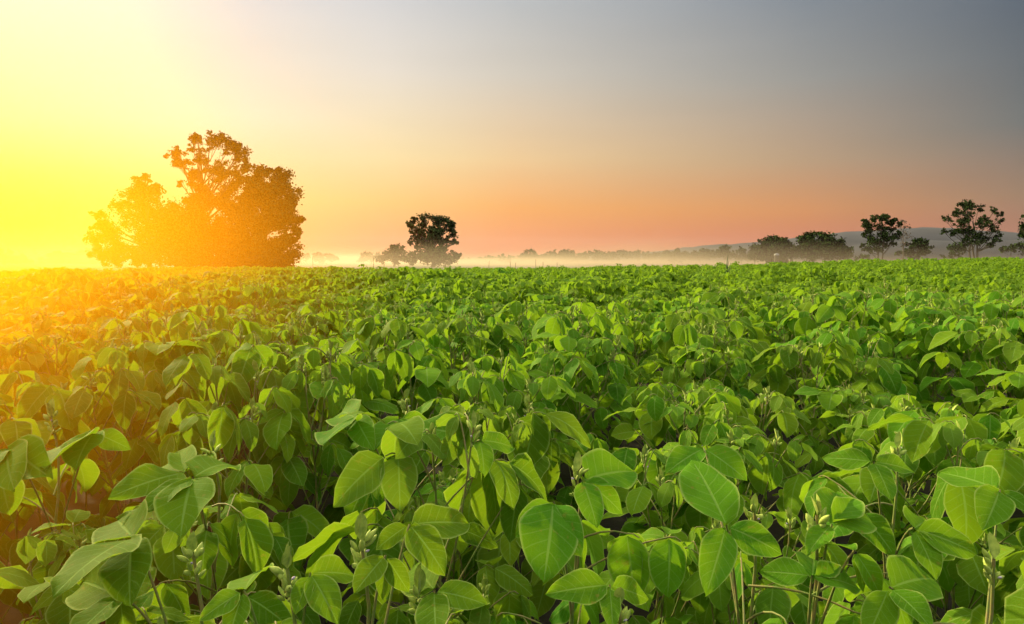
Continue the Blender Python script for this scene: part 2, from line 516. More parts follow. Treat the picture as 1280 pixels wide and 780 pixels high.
# hero plants: the ones that stand closest in the photograph
HERO = [
    # label, stem base height, bud pixel (px,py,z), [ (px,py,z, [(tipx,tipy,dz)...]) ...]
    ('long-leaved soybean plant in the bottom left corner, one big pointed leaflet hanging left', (235, 692, .74),
     [(166, 672, .75, [(50, 757, -.01), (163, 752, -.05), (138, 640, -.035)]),
      (150, 745, .70, [(92, 800, -.01), (158, 800, -.06), (106, 728, -.02)])]),
    ('soybean plant with three broad rounded leaflets facing the camera, left of the bottom centre', (262, 560, .78),
     [(241, 596, .79, [(180, 641, -.03), (226, 668, -.05), (298, 582, -.03)]),
      (232, 590, .77, [(142, 620, .0), (200, 560, -.03), (262, 545, -.03)])]),
    ('small soybean plant with a pale upright bud, second bud from the bottom left corner', (353, 712, .76),
     [(388, 716, .75, [(420, 775, -.04), (372, 760, -.03), (440, 720, -.03)]),
      (305, 738, .73, [(255, 772, -.02), (286, 800, -.04), (330, 715, -.02)])]),
    ('soybean plant with a leafy bud on a reddish stalk at the bottom, left of centre', (446, 678, .79),
     [(482, 694, .77, [(446, 738, -.02), (480, 745, -.05), (508, 735, -.04)]),
      (512, 655, .78, [(474, 684, -.03), (553, 714, -.05), (582, 655, -.03)])]),
    ('low soybean plant with spreading leaflets at the bottom edge, just left of centre', (520, 742, .70),
     [(543, 738, .71, [(604, 755, -.01), (546, 800, -.03), (520, 708, -.02)])]),
    ('soybean plant with wide hanging leaflets below a twin-leaf bud, bottom centre', (718, 590, .80),
     [(692, 627, .78, [(648, 668, -.04), (680, 722, -.07), (724, 690, -.05)]),
      (728, 600, .79, [(790, 590, -.02), (775, 640, -.05), (745, 655, -.05)])]),
    ('soybean plant with one flat oval leaflet at the bottom edge, just right of centre', (770, 760, .70),
     [(762, 731, .72, [(688, 742, .0), (806, 748, -.03), (766, 785, -.03)])]),
    ('soybean plant with a tall leaflet raised upright, right of the bottom centre', (940, 640, .77),
     [(908, 657, .79, [(858, 562, .055), (884, 738, -.06), (972, 690, -.03)]),
      (880, 560, .80, [(835, 590, -.03), (870, 600, -.05), (930, 598, -.04)])]),
    ('soybean plant with a thick cluster of pale buds and flowers, lower right', (1018, 645, .79),
     [(1040, 655, .78, [(1046, 618, .01), (1078, 640, -.01), (1012, 690, -.03)]),
      (1068, 688, .77, [(1098, 742, -.05), (1035, 682, -.02), (1078, 735, -.05)]),
      (1015, 720, .74, [(955, 715, -.01), (1070, 735, -.03), (1015, 700, -.02)])]),
    ('soybean plant with a forked bright trifoliate on a long bare petiole, right', (1120, 560, .78),
     [(1092, 577, .80, [(1032, 573, -.01), (1112, 622, -.04), (1140, 590, -.02)]),
      (1142, 660, .77, [(1168, 720, -.05), (1215, 690, -.03), (1160, 655, -.02)])]),
    ('broad-leaved soybean plant in the bottom right corner', (1240, 700, .74),
     [(1112, 734, .75, [(1160, 782, -.02), (1085, 795, -.05), (1165, 725, -.02)]),
      (1250, 612, .79, [(1178, 592, -.01), (1230, 660, -.04), (1290, 640, -.03)])]),
    ('soybean plant with arched golden leaflets at the left edge, halfway down the field', (60, 520, .80),
     [(118, 540, .80, [(50, 590, -.03), (95, 585, -.04), (160, 560, -.03)]),
      (10, 560, .79, [(-30, 600, -.03), (60, 595, -.03), (20, 625, -.05)])]),
    ('soybean plant with curved leaflets arching left of the picture centre', (505, 500, .81),
     [(500, 522, .80, [(470, 560, -.04), (500, 565, -.05), (540, 535, -.03)]),
      (600, 550, .80, [(520, 535, .01), (605, 592, -.05), (640, 560, -.03)]),
      (445, 523, .81, [(385, 570, -.02), (465, 560, -.04), (425, 515, -.02)])]),
]
heroes = []
hero_xy = []
for hi, (lab, (bx, by, bz), tris) in enumerate(HERO):
    rr = np.random.RandomState(900 + hi)
    bt = at_z(bx, by, bz)
    c = np.array([bt[0], bt[1] + .03, 0.0])
    c[2] = zg(c[0], c[1])
    stem, fol, bud, flo = MB(), MB(), MB(), MB()
    LB, LBy = [], []
    hs = np.linspace(0, 1, 10)[:, None]
    sp = c + (bt - c) * hs + np.array([.012, .008, 0]) * np.sin(hs * 9)
    sp = sp - c
    tube(stem, sp, np.linspace(.0044, .0020, 10), 6, rr.rand())
    bl = bt - c
    for ti, (px, py, pz, tl) in enumerate(tris):
        tip = at_z(px, py, pz) - c
        qn = .62 + .1 * rr.rand()
        node = bl * qn
        tube(stem, bez(node, node * .4 + tip * .6 + np.array([0, 0, .05]), tip, 8), np.linspace(.0024, .0014, 8), 5, rr.rand())
        for k, (qx, qy, dz) in enumerate(tl):
            ep = at_z(qx, qy, pz + dz) - c
            d = ep - tip
            L = np.linalg.norm(d)
            L2 = min(max(L, .045), .145)
            d = d / L
            bb = tip + d * .005
            nrm = np.array([-.10 + rr.randn() * .2, -.62 + rr.randn() * .12, .78]) - c * 0
            bnd = .25 + .35 * rr.rand()
            # start a little higher so the bent leaf still ends at its tip
            n_ = norm(nrm - nrm.dot(d) * d)
            d2 = norm(d + n_ * bnd * .5)
            LB.append((bb, d2, nrm, L2 * 1.03, L2 * (.59 + .05 * rr.randn()), bnd, .05 + .3 * rr.rand(), .15 + .5 * rr.rand(), .04))
    for k in range(9):      # lower leaves round the stem
        q = .25 + .6 * k / 8
        az = rr.rand() * 6.28
        node = bl * q
        PL = .10 + .10 * rr.rand()
        tp = node + PL * np.array([math.cos(az) * .8, math.sin(az) * .8, .5])
        tp[2] = min(tp[2], bl[2] - .10)
        trifoliate(LB, stem, node, tp, az, .08 + .03 * rr.rand(), rad(25 + 30 * rr.rand()), rr, 0)
    bud_cluster(bud, flo, LBy, sp[-1], rr, 1.25)
    bud_cluster(bud, None, [], sp[-1] - [0, 0, .022], rr, 1.0)
    flush_leaves(LB, fol, 11, 7)
    flush_leaves(LBy, bud, 6, 4, 0)
    root = bpy.data.objects.new('soybean_plant', None); COL.objects.link(root)
    root.empty_display_size = .05
    root.location = c
    root['label'] = lab; root['category'] = 'soybean plant'; root['group'] = 'soybean plants in the field'
    link('stem', stem.mesh('stem', M_STEM), root)
    link('foliage', fol.mesh('foliage', M_LEAF), root)
    b = link('bud_cluster', bud.mesh('bud_cluster', M_BUD), root)
    link('flower', flo.mesh('flower', M_FLOWER), b)
    hero_xy.append(c[:2])
    heroes.append(root)
hero_xy = np.array(hero_xy)

# keep a little room round the heroes, and keep what stands before them low
dh = np.min(np.hypot(P[:, None, 0] - hero_xy[None, :, 0], P[:, None, 1] - hero_xy[None, :, 1]), axis=1)
keep = dh > .085
lower = (dh < .30) & (ty > 470)
scale = np.where(lower, np.minimum(scale, .80), scale)
scale = np.where(ty > 600, np.minimum(scale, .86), scale)
P, dist, scale, rot, var, G, tx, ty, td = [a[keep] for a in (P, dist, scale, rot, var, G, tx, ty, td)]

seen = (tx > -25) & (tx < 1305) & (ty < 830) & (td > .3) & (ty > 300)
order = np.argsort(np.where(seen, dist, 1e9))
N_THINGS = 300 - len(HERO)
chosen = order[:N_THINGS]
is_thing = np.zeros(len(P), bool); is_thing[chosen] = True

COLS = [(-50, 95, 'at the far left of the picture'), (95, 200, "below the grove's airy left tree"),
        (200, 300, "below the grove's tallest middle tree"), (300, 385, "below the grove's dense right tree"),
        (385, 475, 'below the treetops right of the grove'), (475, 515, 'below the small round tree'),
        (515, 580, 'below the lone dark tree'), (580, 685, 'below the gap right of the lone tree'),
        (685, 740, 'below the round far tree in mist'), (740, 820, 'below the far wood in mist'),
        (820, 880, 'below the second round far tree'), (880, 940, 'below the gap left of the dark bushes'),
        (940, 1000, 'below the left dark bush'), (1000, 1068, 'below the right dark bush'),
        (1068, 1122, 'below the tree with twin trunks'), (1122, 1175, 'below the dead tree'),
        (1175, 1255, 'below the tall spreading tree'), (1255, 1400, 'at the far right of the picture')]
ORD = ['nearest', 'second nearest'] + [w + ' nearest' for w in
       'third fourth fifth sixth seventh eighth ninth tenth eleventh twelfth thirteenth fourteenth fifteenth sixteenth seventeenth eighteenth nineteenth twentieth'.split()]
ORD += ['twenty-' + w + ' nearest' for w in 'first second third fourth fifth sixth seventh eighth ninth'.split()]
ORD += ['thirtieth nearest'] + ['thirty-' + w + ' nearest' for w in 'first second third fourth fifth sixth seventh eighth ninth'.split()]
cnt = {}


def col_of(x):
    for k, (a, b, s) in enumerate(COLS):
        if a <= x < b: return k
    return 0 if x < 0 else len(COLS) - 1


protos = {}
for i in chosen:
    k = int(var[i])
    if k not in protos:
        p = variants[k]
        root = bpy.data.objects.new('soybean_plant', None); COL.objects.link(root); root.empty_display_size = .05
        s = link('stem', p['m_stem'], root); f = link('foliage', p['m_fol'], root)
        
        for mb_, mf_ in p['buds']:
            b = link('bud_cluster', mb_, root); link('flower', mf_, b)
        protos[k] = root
    else:
        src = protos[k]
        root = src.copy(); COL.objects.link(root)
        for ch in src.children:
            c = ch.copy(); COL.objects.link(c); c.parent = root
            for g in ch.children:
                d = g.copy(); COL.objects.link(d); d.parent = c
    root.location = (P[i, 0], P[i, 1], G[i])
    root.rotation_euler = (R.randn() * .05, R.randn() * .05, rot[i])
    s = float(scale[i]); nf = .86 + .14 * float(sstep(1.3, 2.4, dist[i])); root.scale = ((.5 + .5 * s) * nf, (.5 + .5 * s) * nf, s)
    cc = col_of(tx[i]); n = cnt.get(cc, 0); cnt[cc] = n + 1
    look = 'sunlit golden-green' if tx[i] < 330 and ty[i] < 600 else ('shaded deep-green' if ty[i] > 600 else 'bright green')
    root['label'] = f"{look} soybean plant, {ORD[min(n, len(ORD) - 1)]} {COLS[cc][2]}"
    root['category'] = 'soybean plant'
    root['group'] = 'soybean plants in the field'

# the rest of the crop: one mass
mb = MB()
LBs = {}


def lod_arrays(k, nt, nu, zmin):
    LB = [l for l in variants[k]['LB'] if l[0][2] > zmin]
    m_ = MB(); flush_leaves(LB, m_, nt, nu)
    return m_.arrays()


bands = [(0, 9.5, 5, 3, .30, 0), (9.5, 17, 4, 3, .42, 0), (17, 100, 3, 3, .50, 0)]
for (d0, d1, nt_, nu_, zm, _) in bands:
    for k in range(NVAR):
        sel = np.where((~is_thing) & (dist >= d0) & (dist < d1) & (var == k))[0]
        if not len(sel): continue
        v, f, a, b = lod_arrays(k, nt_, nu_, zm)
        c, s = np.cos(rot[sel]), np.sin(rot[sel])
        X = v[None, :, 0] * c[:, None] - v[None, :, 1] * s[:, None]
        Yv = v[None, :, 0] * s[:, None] + v[None, :, 1] * c[:, None]
        sc_ = scale[sel][:, None]
        V = np.stack([X * (.5 + .5 * sc_) + P[sel, 0][:, None], Yv * (.5 + .5 * sc_) + P[sel, 1][:, None], v[None, :, 2] * sc_ + G[sel][:, None]], -1).reshape(-1, 3)
        F = (f[None] + (np.arange(len(sel)) * len(v))[:, None, None]).reshape(-1, 4)
        jit = (R.rand(len(sel)) * .5 - .25)
        Bv = np.tile(b, (len(sel), 1)); Bv[:, 0] = np.clip(Bv[:, 0] + np.repeat(jit, len(v)), 0, 1)
        mb.add(V, F, np.tile(a, (len(sel), 1)), Bv)
# stems for the nearer part of the mass and pale buds above it
link('soybean_crop', mb.mesh('soybean_crop', M_LEAF), kind='stuff', label='mass of soybean leaves filling the far part of the field')
print('plants', len(P), 'quads in crop', sum(len(f) for f in mb.f))

# ------------------------------------------------------------------ trees


def crown_leaves(mb, clumps, size, per, rr, airy=1.0, sub=1.0):
    C_, S_ = [], []
    for (c, r) in clumps:
        K = max(4, int(9 * sub))
        for _ in range(K):
            d = norm(rr.randn(3)); sc = c + d * r * (.2 + .85 * rr.rand()) * np.array([1, 1, .85])
            n = int(1.7 * per * (r ** 2) / K / airy) + 2
            q = sc + rr.randn(n, 3) * r * .24 * np.array([1, 1, .8])
            C_.append(q); S_.append(size * (.6 + .8 * rr.rand(n)))
    C_ = np.concatenate(C_); S_ = np.concatenate(S_)
    n = len(C_)
    D = norm(rr.randn(n, 3)); N = norm(rr.randn(n, 3))
    leaf_batch(mb, C_ - D * S_[:, None] * .5, D, N, S_, S_ * .75, rr.rand(n) * .8, rr.randn(n) * .2, rr.rand(n), np.zeros(n), 3, 3, .5)


def tree(name, label, cat, group, Y, trunk_px, base_py, clumps, leaf=.3, per=60, airy=1.0, trunk_r=.28, fork=.35,
         depth=.55, mat=None, twig=True, seed=1, trunks=None, limb_n=None, bark=None, sub=1.0, jit=True, rs=1.2, sat=3):
    rr = np.random.RandomState(seed)
    trunks = trunks or [trunk_px]
    gx = at_y(trunk_px, 330, Y)[0]
    gz = float(zg(gx, Y))
    root = bpy.data.objects.new(name, None); COL.objects.link(root)
    root.location = (gx, Y, gz)
    root['label'] = label; root['category'] = cat
    if group: root['group'] = group
    org = np.array([gx, Y, gz])
    cl = []
    xs = [c[0] for c in clumps]
    half = (max(xs) - min(xs)) / 2 / FPX * Y + .5
    sat_on = sat
    for (px, py, r) in clumps:
        p = at_y(px, py, Y) - org
        rm = r / FPX * Y * rs
        off = (px - (max(xs) + min(xs)) / 2) / FPX * Y / half
        dm = half * depth * math.sqrt(max(0.05, 1 - off * off * .9))
        dy = (rr.rand() * 2 - 1) * dm if jit else 0
        p[0] *= (Y + dy) / Y; p[2] = (p[2] + gz - CAM_Z) * (Y + dy) / Y + CAM_Z - gz
        p[1] += dy
        cl.append((p, rm))
    if sat:
        ex = []
        for (p, r) in cl:
            for _ in range(sat):
                ex.append((p + norm(rr.randn(3)) * r * (1.05 + .25 * rr.rand()) * np.array([1, 1, .8]), r * (.32 + .3 * rr.rand())))
        limb_n = len(cl)
        cl = cl + ex
    tm = MB()
    tops = []
    zt = max(p[2] for p, r in cl); 
    for ti, tpx in enumerate(trunks):
        b0 = at_y(tpx, 330, Y) - org; b0[2] = 0
        b0[1] += rr.randn() * .3 * (len(trunks) > 1)
        tgt = min(cl, key=lambda q: abs(q[0][0] - b0[0]) + (zt - q[0][2]) * .4)[0]
        tt = b0 * .3 + tgt * .7; tt[2] = zt * .72
        pts = bez(b0 - [0, 0, .3], np.array([b0[0], b0[1], zt * .35]), tt, 9)
        pts[1:-1] += rr.randn(7, 3) * [.06, .06, 0] * trunk_r * 4
        rads = trunk_r * np.linspace(1.15, .32, 9); rads[0] *= 1.4
        tube(tm, pts, rads, 8, .5)
        tops.append((pts, rads))
    for (p, r) in cl[:limb_n]:
        pts, rads = min(tops, key=lambda q: abs(q[0][0][0] - p[0]))
        zs = pts[:, 2]
        zc = np.clip(p[2] * (.45 + .3 * rr.rand()), zt * .12, zs[-1])
        k = int(np.argmin(abs(zs - zc))); s0 = pts[k]
        ln = np.linalg.norm(p - s0)
        mid = (s0 + p) / 2 + np.array([rr.randn() * .05, rr.randn() * .05, -.08]) * ln
        lp = bez(s0, mid, p, 7)
        r0 = min(rads[k] * .6, trunk_r * .12 + ln * .022)
        tube(tm, lp, np.linspace(r0, r0 * .25, 7), 5)
        if twig:
            for _ in range(5):
                a = lp[rr.randint(3, 7)]; e = p + norm(rr.randn(3)) * r * .9
                e[2] += r * .2
                tube(tm, bez(a, (a + e) / 2 + rr.randn(3) * r * .12, e, 4), np.linspace(r0 * .32, r0 * .10, 4), 4)
    link('trunk', tm.mesh('trunk', bark or M_BARK), root)
    if per:
        cm = MB()
        crown_leaves(cm, cl, leaf, per, rr, airy, sub)
        link('crown', cm.mesh('crown', mat or M_TREE, False), root)
    return root


GL = 'trees of the grove on the left'
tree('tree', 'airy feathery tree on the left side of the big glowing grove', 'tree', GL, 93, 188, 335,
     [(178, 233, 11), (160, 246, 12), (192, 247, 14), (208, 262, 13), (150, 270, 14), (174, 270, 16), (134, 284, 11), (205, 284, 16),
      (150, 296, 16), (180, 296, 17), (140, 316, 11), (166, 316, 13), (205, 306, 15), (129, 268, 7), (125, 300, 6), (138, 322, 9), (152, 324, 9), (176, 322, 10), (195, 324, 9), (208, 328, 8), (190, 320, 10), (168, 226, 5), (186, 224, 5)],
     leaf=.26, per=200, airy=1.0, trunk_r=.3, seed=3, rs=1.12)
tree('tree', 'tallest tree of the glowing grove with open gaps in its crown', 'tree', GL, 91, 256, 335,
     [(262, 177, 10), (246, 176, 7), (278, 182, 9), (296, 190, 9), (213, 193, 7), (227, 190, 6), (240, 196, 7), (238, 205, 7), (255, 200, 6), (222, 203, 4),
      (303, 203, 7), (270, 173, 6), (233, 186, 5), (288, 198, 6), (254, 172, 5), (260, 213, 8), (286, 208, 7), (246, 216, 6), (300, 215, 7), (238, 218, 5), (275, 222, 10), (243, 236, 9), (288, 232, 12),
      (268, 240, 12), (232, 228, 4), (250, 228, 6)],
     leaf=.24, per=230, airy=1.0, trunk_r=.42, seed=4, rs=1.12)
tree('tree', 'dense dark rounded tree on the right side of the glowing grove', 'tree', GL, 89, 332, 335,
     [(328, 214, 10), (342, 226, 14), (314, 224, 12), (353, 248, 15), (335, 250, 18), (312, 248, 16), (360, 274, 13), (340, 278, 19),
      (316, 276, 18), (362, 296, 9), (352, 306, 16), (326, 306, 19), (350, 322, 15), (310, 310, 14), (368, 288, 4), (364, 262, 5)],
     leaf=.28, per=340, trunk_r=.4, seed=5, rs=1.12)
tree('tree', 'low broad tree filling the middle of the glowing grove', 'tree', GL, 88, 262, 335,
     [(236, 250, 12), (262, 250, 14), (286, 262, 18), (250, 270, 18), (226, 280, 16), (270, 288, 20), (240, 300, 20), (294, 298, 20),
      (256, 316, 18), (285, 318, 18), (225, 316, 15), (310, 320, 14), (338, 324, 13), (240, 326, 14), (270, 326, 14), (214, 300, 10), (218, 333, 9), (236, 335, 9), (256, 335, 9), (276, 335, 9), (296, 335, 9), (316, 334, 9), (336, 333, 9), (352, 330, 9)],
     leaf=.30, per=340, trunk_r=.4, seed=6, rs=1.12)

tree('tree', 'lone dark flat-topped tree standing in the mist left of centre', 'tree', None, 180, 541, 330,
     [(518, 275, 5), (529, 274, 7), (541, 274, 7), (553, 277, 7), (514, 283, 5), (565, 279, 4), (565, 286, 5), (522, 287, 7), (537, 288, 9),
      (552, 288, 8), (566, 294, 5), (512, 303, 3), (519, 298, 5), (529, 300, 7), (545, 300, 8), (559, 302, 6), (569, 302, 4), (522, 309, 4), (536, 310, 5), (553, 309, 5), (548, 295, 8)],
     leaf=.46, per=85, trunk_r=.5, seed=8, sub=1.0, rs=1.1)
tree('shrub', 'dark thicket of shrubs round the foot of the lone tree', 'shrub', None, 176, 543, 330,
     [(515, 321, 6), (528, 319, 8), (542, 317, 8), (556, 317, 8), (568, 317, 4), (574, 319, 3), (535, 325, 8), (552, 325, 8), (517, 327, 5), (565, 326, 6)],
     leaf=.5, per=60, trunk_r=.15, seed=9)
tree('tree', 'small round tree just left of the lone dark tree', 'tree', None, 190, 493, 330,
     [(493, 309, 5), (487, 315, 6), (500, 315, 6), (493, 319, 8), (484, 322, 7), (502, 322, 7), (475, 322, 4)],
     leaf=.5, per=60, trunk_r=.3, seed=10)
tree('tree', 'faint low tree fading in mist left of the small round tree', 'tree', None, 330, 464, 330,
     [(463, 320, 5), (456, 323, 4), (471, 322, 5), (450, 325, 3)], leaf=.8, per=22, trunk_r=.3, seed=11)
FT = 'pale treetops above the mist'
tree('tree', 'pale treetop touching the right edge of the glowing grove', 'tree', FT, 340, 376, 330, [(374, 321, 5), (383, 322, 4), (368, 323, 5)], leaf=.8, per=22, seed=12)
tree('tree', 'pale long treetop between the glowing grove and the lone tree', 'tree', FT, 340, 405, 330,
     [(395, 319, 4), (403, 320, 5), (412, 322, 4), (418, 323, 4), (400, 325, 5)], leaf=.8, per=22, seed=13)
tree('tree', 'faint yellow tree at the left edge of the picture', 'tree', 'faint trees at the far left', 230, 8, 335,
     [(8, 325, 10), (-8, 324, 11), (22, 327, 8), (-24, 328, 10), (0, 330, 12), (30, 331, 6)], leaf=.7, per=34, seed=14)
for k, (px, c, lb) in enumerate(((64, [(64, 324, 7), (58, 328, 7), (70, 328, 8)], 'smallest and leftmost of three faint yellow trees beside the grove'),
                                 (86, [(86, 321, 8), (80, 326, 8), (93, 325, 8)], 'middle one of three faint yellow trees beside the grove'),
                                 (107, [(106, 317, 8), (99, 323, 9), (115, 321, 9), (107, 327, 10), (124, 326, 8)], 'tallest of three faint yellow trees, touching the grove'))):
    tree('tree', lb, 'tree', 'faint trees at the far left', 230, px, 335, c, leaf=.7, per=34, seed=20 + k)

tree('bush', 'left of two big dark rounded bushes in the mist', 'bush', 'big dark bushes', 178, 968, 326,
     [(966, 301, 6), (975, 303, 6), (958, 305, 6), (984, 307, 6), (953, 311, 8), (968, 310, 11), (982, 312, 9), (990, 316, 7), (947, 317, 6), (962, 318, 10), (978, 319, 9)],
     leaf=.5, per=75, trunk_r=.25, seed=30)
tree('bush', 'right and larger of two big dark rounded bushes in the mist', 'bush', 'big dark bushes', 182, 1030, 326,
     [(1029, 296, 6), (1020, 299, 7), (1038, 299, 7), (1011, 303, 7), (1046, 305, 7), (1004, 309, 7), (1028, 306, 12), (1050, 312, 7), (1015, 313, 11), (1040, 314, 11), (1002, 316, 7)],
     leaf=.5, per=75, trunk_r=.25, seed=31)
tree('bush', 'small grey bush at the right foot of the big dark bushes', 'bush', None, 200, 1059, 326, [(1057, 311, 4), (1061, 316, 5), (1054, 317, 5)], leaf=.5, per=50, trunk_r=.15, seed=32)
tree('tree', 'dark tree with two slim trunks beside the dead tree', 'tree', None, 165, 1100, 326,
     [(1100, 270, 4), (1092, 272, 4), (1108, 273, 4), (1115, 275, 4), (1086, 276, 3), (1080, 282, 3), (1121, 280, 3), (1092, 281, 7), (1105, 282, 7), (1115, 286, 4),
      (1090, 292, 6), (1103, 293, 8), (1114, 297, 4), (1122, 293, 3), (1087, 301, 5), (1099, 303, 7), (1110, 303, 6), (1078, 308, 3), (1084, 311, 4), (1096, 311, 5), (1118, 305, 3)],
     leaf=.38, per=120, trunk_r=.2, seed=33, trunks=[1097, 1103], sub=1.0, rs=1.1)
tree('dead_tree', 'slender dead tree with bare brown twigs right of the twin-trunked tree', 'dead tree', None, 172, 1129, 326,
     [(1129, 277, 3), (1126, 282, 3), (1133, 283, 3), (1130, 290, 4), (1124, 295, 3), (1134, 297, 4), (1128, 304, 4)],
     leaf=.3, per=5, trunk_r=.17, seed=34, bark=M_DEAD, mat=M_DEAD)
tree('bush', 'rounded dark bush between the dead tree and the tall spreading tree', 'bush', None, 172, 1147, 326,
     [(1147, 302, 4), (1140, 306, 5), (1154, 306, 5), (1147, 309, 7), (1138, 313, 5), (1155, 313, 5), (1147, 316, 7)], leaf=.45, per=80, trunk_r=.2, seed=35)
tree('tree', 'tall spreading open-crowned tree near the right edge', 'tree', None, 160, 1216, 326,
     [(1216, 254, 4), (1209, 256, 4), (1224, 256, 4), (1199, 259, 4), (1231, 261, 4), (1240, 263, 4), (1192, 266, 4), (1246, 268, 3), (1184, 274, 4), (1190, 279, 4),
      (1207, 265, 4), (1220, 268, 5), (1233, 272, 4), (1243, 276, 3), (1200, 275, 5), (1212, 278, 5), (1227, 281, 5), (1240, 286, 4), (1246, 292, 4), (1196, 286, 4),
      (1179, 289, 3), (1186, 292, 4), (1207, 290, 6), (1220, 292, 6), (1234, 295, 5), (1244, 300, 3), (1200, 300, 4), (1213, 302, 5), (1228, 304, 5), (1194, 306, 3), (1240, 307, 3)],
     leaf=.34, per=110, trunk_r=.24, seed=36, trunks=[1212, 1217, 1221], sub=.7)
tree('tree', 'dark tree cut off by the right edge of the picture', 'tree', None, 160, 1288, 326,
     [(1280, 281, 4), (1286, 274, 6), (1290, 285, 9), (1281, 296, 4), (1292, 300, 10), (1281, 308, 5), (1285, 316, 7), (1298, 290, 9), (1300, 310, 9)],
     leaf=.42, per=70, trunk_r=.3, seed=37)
tree('shrub', 'low shrub at the left foot of the tall spreading tree', 'shrub', None, 158, 1194, 326, [(1188, 318, 3), (1195, 317, 4), (1203, 319, 3), (1180, 320, 2)], leaf=.35, per=70, trunk_r=.08, seed=38)
tree('shrub', 'low shrub at the foot of the twin-trunked tree', 'shrub', None, 160, 1082, 326, [(1078, 321, 3), (1085, 322, 3), (1072, 323, 2)], leaf=.35, per=60, trunk_r=.08, seed=39)
MF = 'small trees far off in the mist'
far_list = [(708, 620, [(708, 316, 5), (702, 320, 5), (714, 320, 5), (708, 323, 7), (696, 325, 4)], 'round dark far tree standing out of the mist right of centre'),
            (662, 640, [(657, 316, 3), (663, 318, 5), (670, 320, 4), (652, 321, 4)], 'tufted far tree left of the round far tree'),
            (846, 560, [(845, 316, 4), (839, 320, 5), (852, 320, 5), (846, 322, 6)], 'second round far tree, below the start of the hills'),
            (905, 600, [(905, 310, 4), (901, 314, 5), (909, 314, 5), (905, 318, 5)], 'upright square far tree in front of the hills'),
            (927, 620, [(927, 312, 3), (924, 315, 3), (930, 316, 3)], 'small spindly far tree left of the dark bushes'),
            (632, 420, [(628, 322, 3), (636, 323, 3)], 'faint shrub in mist right of the lone tree'),
            (692, 660, [(692, 316, 3), (687, 319, 4), (697, 320, 4)], 'low far tree just left of the round far tree'),
            (875, 600, [(868, 315, 3), (876, 314, 3), (884, 315, 3), (890, 317, 3)], 'flat-topped far thicket between the second round tree and square tree'),
            (1192, 420, [(1188, 309, 4), (1196, 308, 5), (1204, 311, 4)], 'faint far tree behind the tall spreading tree'),
            (1262, 420, [(1258, 312, 4), (1266, 310, 4)], 'faint far tree left of the right-edge tree'),
            (1127, 420, [(1130, 316, 3), (1124, 317, 3)], 'faint far bush behind the dead tree')]
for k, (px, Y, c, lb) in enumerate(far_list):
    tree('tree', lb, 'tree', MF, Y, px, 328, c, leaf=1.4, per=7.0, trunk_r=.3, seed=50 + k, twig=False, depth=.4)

# far wood: one mass
fm = MB(); rr = np.random.RandomState(77)
cl = []
for px in np.arange(-120, 960, 4.2):
    base = np.interp(px, [-120, 0, 380, 560, 600, 640, 700, 740, 760, 830, 960], [322, 322, 326, 325, 323, 320, 320, 315.5, 315, 316, 317])
    top = base + rr.randn() * .9 + 1.1 * math.sin(px * .11)
    Y = 850 + 120 * rr.rand()
    for q in range(3):
        p = at_y(px + rr.randn() * 2, top + 1.0 + q * 2.4, Y); cl.append((p, 3.4 / FPX * Y))
crown_leaves(fm, cl, 2.2, 4.0, rr, 1.0, .6)
link('far_wood', fm.mesh('far_wood', M_TREE, False), kind='stuff', label='low line of far woodland behind the mist')

# ------------------------------------------------------------------ weeds on the crop rim, tank
STALKS = [(391, 321, 33, 'thin dry stalk sticking up between the grove and the leafy tuft'),
          (467, 322, 33, 'short brown stalk right of the leafy tuft'),
          (480, 324, 32, 'leaning brown stalk left of the lone tree'),
          (611, 327, 33, 'brown stalk right of the lone tree'),
          (638, 328, 33, 'short brown stalk left of a near twin, right of the lone tree'),
          (645, 329, 32, 'thicker brown stalk, right one of a close pair'),
          (670, 325, 31, 'tallest thin stalk right of the lone tree'),
          (679, 328, 34, 'short dark stalk right of the tallest thin stalk'),
          (696, 329, 32, 'leaning brown stalk under the round far tree'),
          (755, 331, 33, 'brown stalk under the far wood'),
          (909, 318, 16, 'tall green spear-like stalk on the crop rim'),
          (913, 329, 15.5, 'short brown stalk beside the tall green spear'),
          (944, 323, 30, 'thin stalk at the left edge of the dark bushes'),
          (965, 324, 22, 'dark leafy stalk in front of the left dark bush'),
          (988, 323, 32, 'thin hooked stalk between the two dark bushes')]
for k, (px, py, Y, lb) in enumerate(STALKS):
    rr = np.random.RandomState(300 + k)
    top = at_y(px, py, Y); g = float(zg(top[0], Y)); H = top[2] - g
    root = bpy.data.objects.new('weed_stalk', None); COL.objects.link(root)
    root.location = (top[0], Y, g)
    root['label'] = lb; root['category'] = 'weed'; root['group'] = 'weed stalks on the crop rim'
    s, h = MB(), MB()
    lean = (rr.rand() - .5) * .25
    pts = bez((-lean * .3, 0, 0), (0, 0, H * .6), (lean * .3, 0, H), 8)
    th = .21 * Y / 30
    tube(s, pts, np.linspace(.016, .008, 8) * th * 2, 6)
    if 'spear' in lb:
        for m in range(3):
            tube(h, bez((0, 0, H * .3), (.03 * m - .03, .01, H * .7), (lean * .3 + .02 * m, 0, H * (1.0 - .12 * m)), 6), [.004, .014, .016, .012, .007, .002], 5)
    else:
        tube(h, [(np.interp(q_ * H, pts[:, 2], pts[:, 0]), 0, q_ * H) for q_ in (.64, .75, .88, 1.0)], [.012 * th * 2] * 4, 5)
        for m in range(9):
            q = .66 + .34 * m / 8
            c = pts[-1] * (q - .0) ; c = np.array([np.interp(q * H, pts[:, 2], pts[:, 0]), 0, q * H])
            a = rr.rand() * 6.28
            blob(h, c, (math.cos(a) * .5, math.sin(a) * .5, .9), .07 * th * 2, .028 * th * 2, rr)
    link('stem', s.mesh('stem', M_WEEDG if 'green' in lb else M_WEED), root)
    link('seed_head', h.mesh('seed_head', M_WEEDG if 'green' in lb else M_WEED), root)

